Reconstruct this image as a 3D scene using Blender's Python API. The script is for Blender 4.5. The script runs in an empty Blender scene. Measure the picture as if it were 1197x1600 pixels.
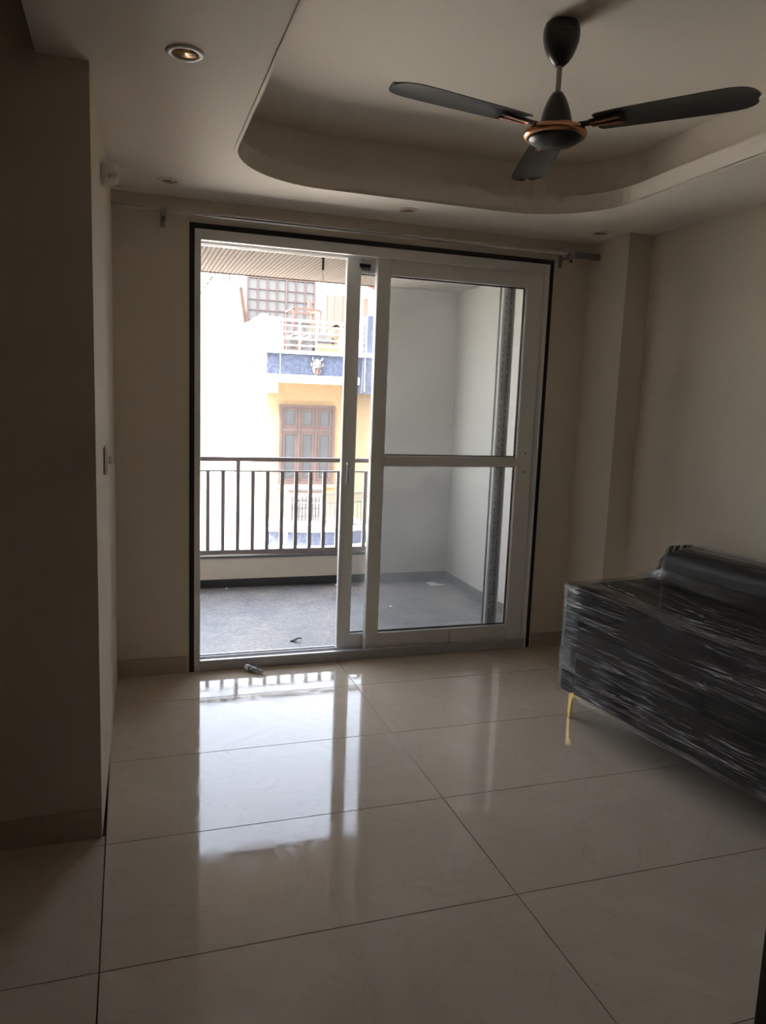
import bpy, bmesh, math, random
from mathutils import Vector, Matrix
random.seed(7)
S = bpy.context.scene
COL = S.collection
PI = math.pi

# ------------------------------------------------------------------ camera
YAW, PITCH, ROLL, FPX = 0.3236, -0.14625, 0.03786, 1196.9
def camera():
    cy, sy, cp, sp = math.cos(YAW), math.sin(YAW), math.cos(PITCH), math.sin(PITCH)
    f = Vector((sy*cp, cy*cp, sp)); r = Vector((cy, -sy, 0)); u = r.cross(f)
    cr, sr = math.cos(ROLL), math.sin(ROLL)
    r2 = cr*r + sr*u; u2 = -sr*r + cr*u
    m = Matrix(((r2.x, u2.x, -f.x, 0), (r2.y, u2.y, -f.y, 0), (r2.z, u2.z, -f.z, 1.49), (0, 0, 0, 1)))
    cd = bpy.data.cameras.new('camera'); cd.sensor_fit = 'VERTICAL'; cd.sensor_height = 36; cd.sensor_width = 27
    cd.lens = FPX/1600*36; cd.clip_start = .02; cd.clip_end = 300
    o = bpy.data.objects.new('camera', cd); COL.objects.link(o); o.matrix_world = m
    S.camera = o
camera()

# ------------------------------------------------------------------ light
SKY_STRENGTH = 1.75
SUN_ENERGY = 19.0
def world():
    w = bpy.data.worlds.new('sky'); S.world = w; w.use_nodes = True
    n = w.node_tree.nodes; l = w.node_tree.links; n.clear()
    out = n.new('ShaderNodeOutputWorld'); bg = n.new('ShaderNodeBackground')
    sky = n.new('ShaderNodeTexSky'); sky.sky_type = 'NISHITA'; sky.sun_disc = False
    sky.sun_elevation = math.radians(50); sky.sun_rotation = math.radians(-112); sky.dust_density = 3.0; sky.air_density = 1.0
    mix = n.new('ShaderNodeMixRGB'); mix.inputs[0].default_value = .68
    hsv = n.new('ShaderNodeRGBToBW')
    l.new(sky.outputs[0], hsv.inputs[0]); l.new(sky.outputs[0], mix.inputs[1]); l.new(hsv.outputs[0], mix.inputs[2])
    l.new(mix.outputs[0], bg.inputs[0]); bg.inputs[1].default_value = SKY_STRENGTH
    l.new(bg.outputs[0], out.inputs[0])
world()
sd = bpy.data.lights.new('sun', 'SUN'); sd.energy = SUN_ENERGY; sd.angle = math.radians(.6); sd.color = (1, .95, .86)
so = bpy.data.objects.new('sun', sd); COL.objects.link(so)
so.rotation_euler = Vector((.70, .06, -.71)).to_track_quat('-Z', 'Y').to_euler(); so.location = (-8, -4, 14)
vs = S.view_settings
vs.view_transform = 'Standard'; vs.look = 'None'; vs.gamma = 1; vs.use_curve_mapping = False
vs.exposure = 0.93
S.cycles.max_bounces = 14; S.cycles.diffuse_bounces = 8; S.cycles.transparent_max_bounces = 16

# ------------------------------------------------------------------ materials
def nodes(name):
    m = bpy.data.materials.new(name); m.use_nodes = True
    nt = m.node_tree; p = nt.nodes['Principled BSDF']
    return m, nt, p
def mat(name, col, rough=.6, metal=0, var=.06, scale=8, bump=0, bscale=60, spec=.5, coat=0, stretch=None, col2=None, thr=None):
    m, nt, p = nodes(name); n, l = nt.nodes, nt.links
    p.inputs['Roughness'].default_value = rough; p.inputs['Metallic'].default_value = metal
    p.inputs['Specular IOR Level'].default_value = spec; p.inputs['Coat Weight'].default_value = coat
    tc = n.new('ShaderNodeTexCoord'); mp = n.new('ShaderNodeMapping'); l.new(tc.outputs['Object'], mp.inputs[0])
    if stretch: mp.inputs['Scale'].default_value = stretch
    nz = n.new('ShaderNodeTexNoise'); nz.inputs['Scale'].default_value = scale; nz.inputs['Detail'].default_value = 5
    l.new(mp.outputs[0], nz.inputs[0])
    cr = n.new('ShaderNodeValToRGB')
    a, b = thr or (.3, .7)
    c1 = [max(0, c*(1-var)) for c in col]; c2 = list(col2) if col2 else [min(1, c*(1+var)) for c in col]
    cr.color_ramp.elements[0].position = a; cr.color_ramp.elements[1].position = b
    cr.color_ramp.elements[0].color = (*c1, 1); cr.color_ramp.elements[1].color = (*c2, 1)
    l.new(nz.outputs[0], cr.inputs[0]); l.new(cr.outputs[0], p.inputs['Base Color'])
    if bump:
        nb = n.new('ShaderNodeTexNoise'); nb.inputs['Scale'].default_value = bscale; nb.inputs['Detail'].default_value = 4
        l.new(mp.outputs[0], nb.inputs[0])
        bp = n.new('ShaderNodeBump'); bp.inputs['Strength'].default_value = bump; bp.inputs['Distance'].default_value = .01
        l.new(nb.outputs[0], bp.inputs['Height']); l.new(bp.outputs[0], p.inputs['Normal'])
    return m

def tile_mat():
    m, nt, p = nodes('polished_tile'); n, l = nt.nodes, nt.links
    tc = n.new('ShaderNodeTexCoord'); oi = n.new('ShaderNodeObjectInfo'); mp = n.new('ShaderNodeMapping')
    cmb = n.new('ShaderNodeCombineXYZ'); ml = n.new('ShaderNodeMath'); ml.operation = 'MULTIPLY'; ml.inputs[1].default_value = 37
    l.new(oi.outputs['Random'], ml.inputs[0]); l.new(ml.outputs[0], cmb.inputs[0]); l.new(ml.outputs[0], cmb.inputs[1])
    l.new(tc.outputs['Object'], mp.inputs[0]); l.new(cmb.outputs[0], mp.inputs['Location'])
    # faint veining
    nz = n.new('ShaderNodeTexNoise'); nz.inputs['Scale'].default_value = 2.6; nz.inputs['Detail'].default_value = 8; nz.inputs['Roughness'].default_value = .65; nz.inputs['Distortion'].default_value = 1.2
    l.new(mp.outputs[0], nz.inputs[0])
    cr = n.new('ShaderNodeValToRGB'); e = cr.color_ramp.elements
    e[0].position = .30; e[0].color = (.535, .455, .36, 1); e[1].position = .72; e[1].color = (.60, .52, .42, 1)
    k = e.new(.485); k.color = (.565, .485, .388, 1); k = e.new(.5); k.color = (.52, .44, .345, 1); k = e.new(.515); k.color = (.57, .49, .392, 1)
    l.new(nz.outputs[0], cr.inputs[0]); l.new(cr.outputs[0], p.inputs['Base Color'])
    # smudges and dust in the polish
    n2 = n.new('ShaderNodeTexNoise'); n2.inputs['Scale'].default_value = 5.5; n2.inputs['Detail'].default_value = 9; n2.inputs['Roughness'].default_value = .7; n2.inputs['Distortion'].default_value = 2.2
    l.new(mp.outputs[0], n2.inputs[0])
    r2 = n.new('ShaderNodeValToRGB'); r2.color_ramp.elements[0].position = .42; r2.color_ramp.elements[0].color = (.035,)*3+(1,)
    r2.color_ramp.elements[1].position = .72; r2.color_ramp.elements[1].color = (.15,)*3+(1,)
    l.new(n2.outputs[0], r2.inputs[0]); l.new(r2.outputs[0], p.inputs['Roughness'])
    p.inputs['IOR'].default_value = 1.45
    return m

def granite_mat():
    m, nt, p = nodes('granite_grey'); n, l = nt.nodes, nt.links
    tc = n.new('ShaderNodeTexCoord')
    a = n.new('ShaderNodeTexNoise'); a.inputs['Scale'].default_value = 55; a.inputs['Detail'].default_value = 6
    b = n.new('ShaderNodeTexNoise'); b.inputs['Scale'].default_value = 3.2; b.inputs['Detail'].default_value = 8; b.inputs['Roughness'].default_value = .7
    for x in (a, b): l.new(tc.outputs['Object'], x.inputs[0])
    ra = n.new('ShaderNodeValToRGB'); ra.color_ramp.elements[0].position = .35; ra.color_ramp.elements[0].color = (.105, .108, .115, 1)
    ra.color_ramp.elements[1].position = .65; ra.color_ramp.elements[1].color = (.215, .217, .224, 1)
    rb = n.new('ShaderNodeValToRGB'); rb.color_ramp.elements[0].position = .38; rb.color_ramp.elements[0].color = (.72, .74, .80, 1)
    rb.color_ramp.elements[1].position = .62; rb.color_ramp.elements[1].color = (1.35, 1.25, 1.12, 1)
    l.new(a.outputs[0], ra.inputs[0]); l.new(b.outputs[0], rb.inputs[0])
    mx = n.new('ShaderNodeMixRGB'); mx.blend_type = 'MULTIPLY'; mx.inputs[0].default_value = 1
    l.new(ra.outputs[0], mx.inputs[1]); l.new(rb.outputs[0], mx.inputs[2]); l.new(mx.outputs[0], p.inputs['Base Color'])
    p.inputs['Roughness'].default_value = .42
    return m

def glass_mat(name, haze):
    m, nt, p = nodes(name); n, l = nt.nodes, nt.links; n.remove(p)
    out = n['Material Output']
    tr = n.new('ShaderNodeBsdfTransparent'); tr.inputs[0].default_value = (.93, .935, .93, 1)
    gl = n.new('ShaderNodeBsdfGlossy'); gl.inputs['Roughness'].default_value = .01
    fr = n.new('ShaderNodeFresnel'); fr.inputs[0].default_value = 1.5
    m1 = n.new('ShaderNodeMixShader'); l.new(fr.outputs[0], m1.inputs[0]); l.new(tr.outputs[0], m1.inputs[1]); l.new(gl.outputs[0], m1.inputs[2])
    # dust film with finger smears
    tc = n.new('ShaderNodeTexCoord'); nz = n.new('ShaderNodeTexNoise'); nz.inputs['Scale'].default_value = 3.0; nz.inputs['Detail'].default_value = 7
    n2 = n.new('ShaderNodeTexNoise'); n2.inputs['Scale'].default_value = 26; n2.inputs['Detail'].default_value = 3
    l.new(tc.outputs['Object'], nz.inputs[0]); l.new(tc.outputs['Object'], n2.inputs[0])
    r1 = n.new('ShaderNodeMapRange'); r1.inputs[1].default_value = .3; r1.inputs[2].default_value = .75; r1.inputs[3].default_value = haze*.6; r1.inputs[4].default_value = haze*1.3
    r2 = n.new('ShaderNodeMapRange'); r2.inputs[1].default_value = .70; r2.inputs[2].default_value = .76; r2.inputs[3].default_value = 0; r2.inputs[4].default_value = .10
    l.new(nz.outputs[0], r1.inputs[0]); l.new(n2.outputs[0], r2.inputs[0])
    ad = n.new('ShaderNodeMath'); ad.operation = 'ADD'; l.new(r1.outputs[0], ad.inputs[0]); l.new(r2.outputs[0], ad.inputs[1])
    df = n.new('ShaderNodeBsdfDiffuse'); df.inputs[0].default_value = (.8, .8, .8, 1)
    tl = n.new('ShaderNodeBsdfTranslucent'); tl.inputs[0].default_value = (.8, .8, .8, 1)
    md = n.new('ShaderNodeMixShader'); md.inputs[0].default_value = .5; l.new(df.outputs[0], md.inputs[1]); l.new(tl.outputs[0], md.inputs[2])
    m2 = n.new('ShaderNodeMixShader'); l.new(ad.outputs[0], m2.inputs[0]); l.new(m1.outputs[0], m2.inputs[1]); l.new(md.outputs[0], m2.inputs[2])
    l.new(m2.outputs[0], out.inputs[0])
    return m

def film_mat(name='cling_film', haze=.10, stretch=(9, 1.1, 42), rot=(0, 0, 0)):
    m, nt, p = nodes(name); n, l = nt.nodes, nt.links; n.remove(p)
    out = n['Material Output']
    tc = n.new('ShaderNodeTexCoord'); mp = n.new('ShaderNodeMapping'); l.new(tc.outputs['Object'], mp.inputs[0])
    mp.inputs['Scale'].default_value = stretch; mp.inputs['Rotation'].default_value = rot
    def noise(sc, det, src, dist=.2):
        z = n.new('ShaderNodeTexNoise'); z.inputs['Scale'].default_value = sc; z.inputs['Detail'].default_value = det; z.inputs['Roughness'].default_value = .6; z.inputs['Distortion'].default_value = dist
        l.new(src, z.inputs[0]); return z.outputs[0]
    def rng(src, a, b, c, d):
        q = n.new('ShaderNodeMapRange'); q.inputs[1].default_value = a; q.inputs[2].default_value = b; q.inputs[3].default_value = c; q.inputs[4].default_value = d; l.new(src, q.inputs[0]); return q.outputs[0]
    def mth(op, a, b):
        q = n.new('ShaderNodeMath'); q.operation = op; q.use_clamp = True
        for i, v in enumerate((a, b)):
            if isinstance(v, (int, float)): q.inputs[i].default_value = v
            else: l.new(v, q.inputs[i])
        return q.outputs[0]
    coarse = noise(.55, 3, mp.outputs[0]); fine = noise(1.7, 3, mp.outputs[0]); patch = noise(4.0, 3, tc.outputs['Object'])
    # thin creases with highlights painted in: bands where stretched noise crosses its middle
    sub = n.new('ShaderNodeMath'); sub.operation = 'SUBTRACT'; l.new(fine, sub.inputs[0]); sub.inputs[1].default_value = .5
    ab = n.new('ShaderNodeMath'); ab.operation = 'ABSOLUTE'; l.new(sub.outputs[0], ab.inputs[0])
    crease_glint = rng(ab.outputs[0], 0, .03, 1, 0)
    mask = mth('MULTIPLY', crease_glint, mth('MULTIPLY', rng(coarse, .42, .60, 0, 1), rng(patch, .36, .62, .12, 1)))
    bp = n.new('ShaderNodeBump'); bp.inputs['Strength'].default_value = 1.0; bp.inputs['Distance'].default_value = .02
    l.new(mth('ADD', fine, coarse), bp.inputs['Height'])
    tr = n.new('ShaderNodeBsdfTransparent'); tr.inputs[0].default_value = (.90, .90, .92, 1)
    gl = n.new('ShaderNodeBsdfGlossy'); gl.inputs['Roughness'].default_value = .22; l.new(bp.outputs[0], gl.inputs['Normal'])
    fr = n.new('ShaderNodeFresnel'); fr.inputs[0].default_value = 1.5
    m1 = n.new('ShaderNodeMixShader'); l.new(mth('ADD', mth('MULTIPLY', fr.outputs[0], 1.3), mth('MULTIPLY', mask, haze*5)), m1.inputs[0]); l.new(tr.outputs[0], m1.inputs[1]); l.new(gl.outputs[0], m1.inputs[2])
    df = n.new('ShaderNodeBsdfDiffuse'); df.inputs[0].default_value = (.85, .86, .90, 1)
    m2 = n.new('ShaderNodeMixShader'); l.new(mth('ADD', mth('MULTIPLY', mask, haze*7), haze*.16), m2.inputs[0]); l.new(m1.outputs[0], m2.inputs[1]); l.new(df.outputs[0], m2.inputs[2])
    l.new(m2.outputs[0], out.inputs[0])
    return m

def mosaic_mat():
    m, nt, p = nodes('blue_mosaic'); n, l = nt.nodes, nt.links
    tc = n.new('ShaderNodeTexCoord'); br = n.new('ShaderNodeTexVoronoi'); br.inputs['Scale'].default_value = 26
    l.new(tc.outputs['Object'], br.inputs[0])
    cr = n.new('ShaderNodeValToRGB'); cr.color_ramp.elements[0].color = (.014, .019, .038, 1); cr.color_ramp.elements[1].color = (.042, .052, .086, 1)
    l.new(br.outputs['Color'], cr.inputs[0]); l.new(cr.outputs[0], p.inputs['Base Color']); p.inputs['Roughness'].default_value = .6
    bp = n.new('ShaderNodeBump'); bp.inputs['Strength'].default_value = .5; l.new(br.outputs['Distance'], bp.inputs['Height']); l.new(bp.outputs[0], p.inputs['Normal'])
    return m

M = dict(
    wall=mat('cream_paint', (.69, .62, .52), .75, var=.02, scale=3, bump=.05, bscale=140),
    soffit=mat('offwhite_ceiling_paint', (.78, .72, .635), .8, var=.015, scale=3),
    skirting=mat('beige_skirting_tile', (.50, .41, .33), .35, var=.06, scale=6),
    tile=tile_mat(), grout=mat('dark_grout', (.07, .06, .05), .9),
    upvc=mat('white_upvc', (.80, .79, .77), .35, var=.02), track=mat('track_aluminium', (.55, .55, .56), .4, .3),
    foam=mat('black_sealant', (.012, .013, .016), .6), gasket=mat('black_gasket', (.02, .02, .02), .5),
    glass=glass_mat('dusty_glass', .085), glass_clear=glass_mat('clear_glass', .03), tape=mat('grey_protective_tape', (.40, .385, .37), .45, var=.1, scale=20),
    chrome=mat('brushed_steel', (.62, .61, .60), .22, 1.0, var=.05), bracket=mat('dull_steel', (.30, .29, .28), .4, .8),
    fan=mat('black_fan_paint', (.012, .011, .011), .32, var=.1), blade=mat('black_blade_paint', (.035, .033, .031), .30, var=.1), copper=mat('copper_trim', (.62, .29, .17), .25, 1.0, var=.08),
    fanrod=mat('downrod_beige', (.30, .25, .20), .45, .2), fanprint=mat('grey_print', (.06, .06, .06), .5),
    light_ring=mat('white_light_ring', (.72, .70, .66), .45, var=.02), reflector=mat('rose_gold_reflector', (.58, .33, .18), .24, 1.0), led=mat('unlit_led', (.02, .02, .022), .6),
    switch=mat('white_plastic', (.70, .66, .60), .35, var=.02),
    granite=granite_mat(), black_stone=mat('black_granite', (.02, .021, .024), .3, var=.2, scale=40), grey_stone=mat('grey_granite_skirting', (.10, .10, .105), .35, var=.2, scale=40),
    balc=mat('balcony_white_paint', (.36, .345, .32), .8, var=.02), rail=mat('dark_grey_metal', (.19, .165, .16), .5, .1, var=.1), parapet=mat('cream_parapet_paint', (.52, .48, .42), .8, var=.03),  # rail tone lifted to put the outdoor glare into its colour
    plank=mat('pvc_plank', (.155, .130, .112), .85, var=.02, spec=.08),
    groove=mat('pvc_groove_brown', (.035, .024, .019), .85, spec=.05),
    leather=mat('black_sofa_fabric', (.012, .0125, .014), .6, var=.2, scale=30, bump=.15, bscale=300), gold=mat('gold_metal', (.80, .56, .20), .25, 1.0, var=.05), film=film_mat(),
    film_top=film_mat('cling_film_top', .09, (16, 1.3, 16), (0, 0, .12)), scrap=mat('clear_wrapper', (.30, .31, .36), .15, scale=60, col2=(.92, .93, .97), thr=(.42, .55)), film_gather=film_mat('cling_film_gathered', .14, (70, 20, 7)),
    cream=mat('cream_render', (.225, .155, .088), .85, var=.06, scale=14, bump=.2, bscale=30), white=mat('white_render', (.80, .78, .73), .85, var=.03),
    stained=mat('stained_white_render', (.02, .018, .014), .9, var=.1, scale=1.0, stretch=(3, 3, .7), col2=(.80, .77, .70), thr=(.46, .62)),
    mosaic=mosaic_mat(), brown=mat('brown_window_wood', (.058, .036, .031), .6, var=.1), pane=mat('grey_window_pane', (.05, .052, .054), .25, var=.12, scale=4),
    mullion=mat('maroon_mullion', (.055, .033, .029), .6), frosted=mat('frosted_pane', (.08, .077, .071), .4, var=.08, scale=2),
    bars=mat('white_rail_paint', (.82, .80, .77), .5), iron=mat('wrought_iron', (.06, .06, .055), .6, .2),
    rust=mat('rusty_timber', (.075, .038, .025), .8, var=.25, scale=14, stretch=(1, 1, .2)), grey=mat('grey_sheet', (.07, .066, .062), .7, var=.25, scale=6), salmon=mat('salmon_paint', (.17, .095, .075), .7, var=.1, stretch=(8, 8, .3)),
    red=mat('red_roof', (.40, .05, .035), .7), plaster=mat('tan_board', (.12, .075, .045), .85, var=.2, scale=9), street=mat('street_concrete', (.56, .535, .49), .9, var=.12, scale=2),
    mask=mat('mask_white', (.125, .11, .10), .6, var=.1), maskdark=mat('mask_black', (.010, .008, .007), .6), maskred=mat('mask_red', (.20, .03, .02), .6),
    panel=mat('brown_bounce_absorber', (.16, .11, .08), .5, var=.15, scale=5, stretch=(6, 6, .5)),  # dark colour made up for the unseen walls, to cut bounced light
    door=mat('dark_laminate', (.02, .017, .015), .5, var=.25, scale=6, stretch=(8, 8, .6)), leaf=mat('dry_leaf', (.06, .05, .04), .8), paper=mat('paper_scrap', (.75, .75, .74), .8), cable=mat('pale_cable', (.70, .66, .58), .6), wire=mat('red_brown_wire', (.20, .07, .05), .5),
)

# ------------------------------------------------------------------ builders
ORIG = {}
class MB:
    """collects shapes for ONE mesh object (world coordinates unless the parent is rotated)"""
    def __init__(s): s.v = []; s.f = []
    def raw(s, v, f):
        k = len(s.v); s.v += [tuple(p) for p in v]; s.f += [tuple(i+k for i in q) for q in f]; return s
    def box(s, a, b):
        x0, y0, z0 = a; x1, y1, z1 = b
        return s.raw([(x0,y0,z0),(x1,y0,z0),(x1,y1,z0),(x0,y1,z0),(x0,y0,z1),(x1,y0,z1),(x1,y1,z1),(x0,y1,z1)],
                     [(0,3,2,1),(4,5,6,7),(0,1,5,4),(1,2,6,5),(2,3,7,6),(3,0,4,7)])
    def prism(s, pts, z0, z1):
        n = len(pts)
        v = [(x,y,z0) for x,y in pts] + [(x,y,z1) for x,y in pts]
        return s.raw(v, [tuple(range(n-1,-1,-1)), tuple(range(n,2*n))] + [(i,(i+1)%n,n+(i+1)%n,n+i) for i in range(n)])
    def extr(s, pts, d):
        """3-D polygon pts swept by vector d"""
        n = len(pts); d = Vector(d)
        v = [tuple(p) for p in pts] + [tuple(Vector(p)+d) for p in pts]
        return s.raw(v, [tuple(range(n-1,-1,-1)), tuple(range(n,2*n))] + [(i,(i+1)%n,n+(i+1)%n,n+i) for i in range(n)])
    def lathe(s, prof, c=(0,0,0), n=32, axis='z'):
        c = Vector(c); v = []; f = []
        for r, h in prof:
            for k in range(n):
                a = 2*PI*k/n; p = (r*math.cos(a), r*math.sin(a), h)
                if axis == 'x': p = (p[2], p[0], p[1])
                if axis == 'y': p = (p[0], p[2], p[1])
                v.append(tuple(Vector(p)+c))
        for j in range(len(prof)-1):
            for k in range(n):
                f.append((j*n+k, j*n+(k+1)%n, (j+1)*n+(k+1)%n, (j+1)*n+k))
        if prof[0][0] > 1e-6: f.append(tuple(range(n-1,-1,-1)))
        if prof[-1][0] > 1e-6: f.append(tuple((len(prof)-1)*n+k for k in range(n)))
        return s.raw(v, f)
    def tube(s, pts, r, n=8, caps=True):
        pts = [Vector(p) for p in pts]; v = []; f = []
        for i, p in enumerate(pts):
            t = (pts[min(i+1,len(pts)-1)] - pts[max(i-1,0)]).normalized()
            a = t.orthogonal().normalized() if i == 0 else (a - t*a.dot(t)).normalized()
            b = t.cross(a); rr = r[i] if isinstance(r, (list,tuple)) else r
            for k in range(n):
                w = 2*PI*k/n; v.append(tuple(p + a*math.cos(w)*rr + b*math.sin(w)*rr))
        for i in range(len(pts)-1):
            for k in range(n): f.append((i*n+k, i*n+(k+1)%n, (i+1)*n+(k+1)%n, (i+1)*n+k))
        if caps: f.append(tuple(range(n-1,-1,-1))); f.append(tuple((len(pts)-1)*n+k for k in range(n)))
        return s.raw(v, f)
    def bar(s, p, q, w, h, up=(0,0,1)):
        p, q = Vector(p), Vector(q); t = (q-p).normalized(); up = Vector(up)
        if abs(t.dot(up)) > .98: up = Vector((0,1,0))
        a = t.cross(up).normalized()*w/2; b = a.cross(t).normalized()*h/2
        return s.raw([tuple(x) for x in (p-a-b,p+a-b,p+a+b,p-a+b,q-a-b,q+a-b,q+a+b,q-a+b)],
                     [(0,3,2,1),(4,5,6,7),(0,1,5,4),(1,2,6,5),(2,3,7,6),(3,0,4,7)])
    def grid(s, fn, nu, nv):
        v = [tuple(fn(i/nu, j/nv)) for j in range(nv+1) for i in range(nu+1)]
        f = [(j*(nu+1)+i, j*(nu+1)+i+1, (j+1)*(nu+1)+i+1, (j+1)*(nu+1)+i) for j in range(nv) for i in range(nu)]
        return s.raw(v, f)
    def mesh(s, name, material, off=Vector((0,0,0)), smooth=False, merge=False):
        me = bpy.data.meshes.new(name)
        me.from_pydata([tuple(Vector(p)-off) for p in s.v], [], s.f)
        bm = bmesh.new(); bm.from_mesh(me)
        if merge: bmesh.ops.remove_doubles(bm, verts=bm.verts, dist=1e-5)
        bmesh.ops.recalc_face_normals(bm, faces=bm.faces)
        bm.to_mesh(me); bm.free()
        me.materials.append(material)
        if smooth:
            me.shade_smooth() if hasattr(me, 'shade_smooth') else None
            for p in me.polygons: p.use_smooth = True
        return me
    def build(s, name, m, parent=None, smooth=False, bevel=0, seg=2, center=False, merge=False, auto=None):
        off = ORIG.get(parent.name, Vector((0,0,0))) if parent else Vector((0,0,0))
        loc = Vector((0,0,0))
        if center and not parent:
            xs = [Vector(p) for p in s.v]
            loc = Vector(((min(p.x for p in xs)+max(p.x for p in xs))/2, (min(p.y for p in xs)+max(p.y for p in xs))/2, min(p.z for p in xs)))
            off = loc
        o = bpy.data.objects.new(name, s.mesh(name, M[m] if isinstance(m, str) else m, off, smooth, merge))
        COL.objects.link(o); o.location = loc
        ORIG[o.name] = off
        if parent: o.parent = parent
        if bevel:
            b = o.modifiers.new('bevel', 'BEVEL'); b.width = bevel; b.segments = seg; b.limit_method = 'ANGLE'; b.angle_limit = math.radians(40)
            for p in o.data.polygons: p.use_smooth = True
            o.modifiers.new('wn', 'WEIGHTED_NORMAL')
        if auto:
            o.data.set_sharp_from_angle(angle=math.radians(auto))
        return o
def tag(o, label=None, cat=None, group=None, kind=None):
    if label: o['label'] = label
    if cat: o['category'] = cat
    if group: o['group'] = group
    if kind: o['kind'] = kind
    return o
def thing(name, loc, label=None, cat=None, group=None, kind=None, rz=0):
    o = bpy.data.objects.new(name, None); COL.objects.link(o); o.location = loc; o.rotation_euler = (0,0,rz); o.empty_display_size = .1
    ORIG[o.name] = Vector(loc) if rz == 0 else Vector((0,0,0))
    return tag(o, label, cat, group, kind)
def struct(o, label): return tag(o, label, kind='structure')
def lerp(a, b, t): return a+(b-a)*t

# ------------------------------------------------------------------ room shell
ZS, ZC, D = 2.43, 2.69, 4.06          # soffit, tray ceiling, window wall
XL, XR, YB = -3.6, 3.1, -5.2  # unseen back of the room drawn deep so bounced light fades
DX0, DX1, DZ = .297, 2.347, 2.319     # door opening

floor = MB().box((XL, YB, -.25), (XR, D, -.012)).build('floor', 'grout')
struct(floor, 'bed of dark grout under the polished beige floor tiles')
TX, TY, G = 1.206, .592, .0035
tile_mesh = {}
def add_tile(x0, x1, y0, y1):
    w, d = x1-x0-G, y1-y0-G
    if w < .01 or d < .01: return
    key = (round(w,3), round(d,3))
    if key not in tile_mesh:
        c = .0004
        mb = MB(); t = 0
        mb.raw([(-w/2,-d/2,-.0125),(w/2,-d/2,-.0125),(w/2,d/2,-.0125),(-w/2,d/2,-.0125),(-w/2,-d/2,-c),(w/2,-d/2,-c),(w/2,d/2,-c),(-w/2,d/2,-c),
                (-w/2+c,-d/2+c,0),(w/2-c,-d/2+c,0),(w/2-c,d/2-c,0),(-w/2+c,d/2-c,0)],
               [(0,3,2,1),(0,1,5,4),(1,2,6,5),(2,3,7,6),(3,0,4,7),(4,5,9,8),(5,6,10,9),(6,7,11,10),(7,4,8,11),(8,9,10,11)])
        tile_mesh[key] = mb.mesh('tile', M['tile'])
    o = bpy.data.objects.new('tile', tile_mesh[key]); COL.objects.link(o)
    o.location = ((x0+x1)/2, (y0+y1)/2, 0); o.parent = floor
for i in range(-3, 3):
    for j in range(-14, 3):
        x0, x1 = -.086+TX*i, -.086+TX*(i+1); y0, y1 = 3.68+TY*(j-1), 3.68+TY*j
        if y0 > D: continue
        y1 = min(y1, D); y0 = max(y0, YB); x0 = max(x0, XL)
        if y1 <= y0: continue
        if i < 0:
            if y0 > 2.55: continue
            y1 = min(y1, 2.55)
        xm = 2.735 if y0 > 2.3 else 2.95
        x1 = min(x1, xm)
        add_tile(x0, x1, y0, y1)

# window wall with the door opening
wb = MB()
wb.box((XL, D, -.25), (DX0, D+.21, ZS)).box((DX1, D, -.25), (XR, D+.21, ZS)).box((DX0, D, DZ), (DX1, D+.21, ZS)).box((XL, D, ZS), (XR, D+.21, 2.85))
struct(wb.build('wall_back', 'wall'), 'cream painted wall around the sliding door')
lw0, lw1 = (-.097, 2.55), (-.066, D)
struct(MB().prism([(XL,2.55), lw0, lw1, (XL,D)], 0, ZS).build('wall_left', 'wall'), 'cream wall block left of the door, its end face in shadow')
struct(MB().box((2.735,2.55,0),(XR,D,ZS)).build('wall_right', 'wall'), 'cream painted wall behind the wrapped sofa')
struct(MB().box((2.95,YB,0),(XR,2.55,ZS)).build('wall_right_near', 'wall'), 'set-back cream wall beside the near end of the sofa')
struct(MB().box((2.585, 3.69, 0), (2.735, D, ZS)).build('wall_corner_pier', 'wall'), 'shallow cream pier in the corner beside the door')
struct(MB().box((XL-.2, YB-.2, -.25), (XR, YB, ZC)).build('wall_rear', 'panel'), 'unseen rear wall behind the camera, made dark brown to soak up bounced light')  # out of view, darkened to weaken bounce onto the end wall
struct(MB().box((XL-.2, YB, -.25), (XL, D+.21, ZC)).build('wall_far_left', 'panel'), 'unseen side wall, made dark brown to soak up bounced light')  # same made-up dark absorber on the unseen left side
struct(MB().box((XL, 2.55, ZS), (-.24, D, ZC)).build('wall_left_upper', 'wall'), 'top of the dark end wall inside the raised ceiling')
# skirting
sk = .009
struct(MB().box((-.066, D-sk, 0), (DX0-.012, D, .09)).build('baseboard_back', 'skirting'), 'beige tile skirting left of the door')
struct(MB().box((DX1+.012, D-sk, 0), (2.585-sk, D, .09)).build('baseboard_back_right', 'skirting'), 'beige tile skirting right of the door')
struct(MB().prism([(2.585-sk,D),(2.585-sk,3.69-sk),(2.735-sk,3.69-sk),(2.735-sk,2.56),(2.735,2.56),(2.735,3.69),(2.585,3.69),(2.585,D)], 0, .09).build('baseboard_right', 'skirting'), 'beige tile skirting round the pier and right wall')
struct(MB().box((XL, 2.55-sk, 0), (-.1, 2.55, .1)).build('baseboard_left', 'skirting'), 'beige tile skirting under the dark end wall')

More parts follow.
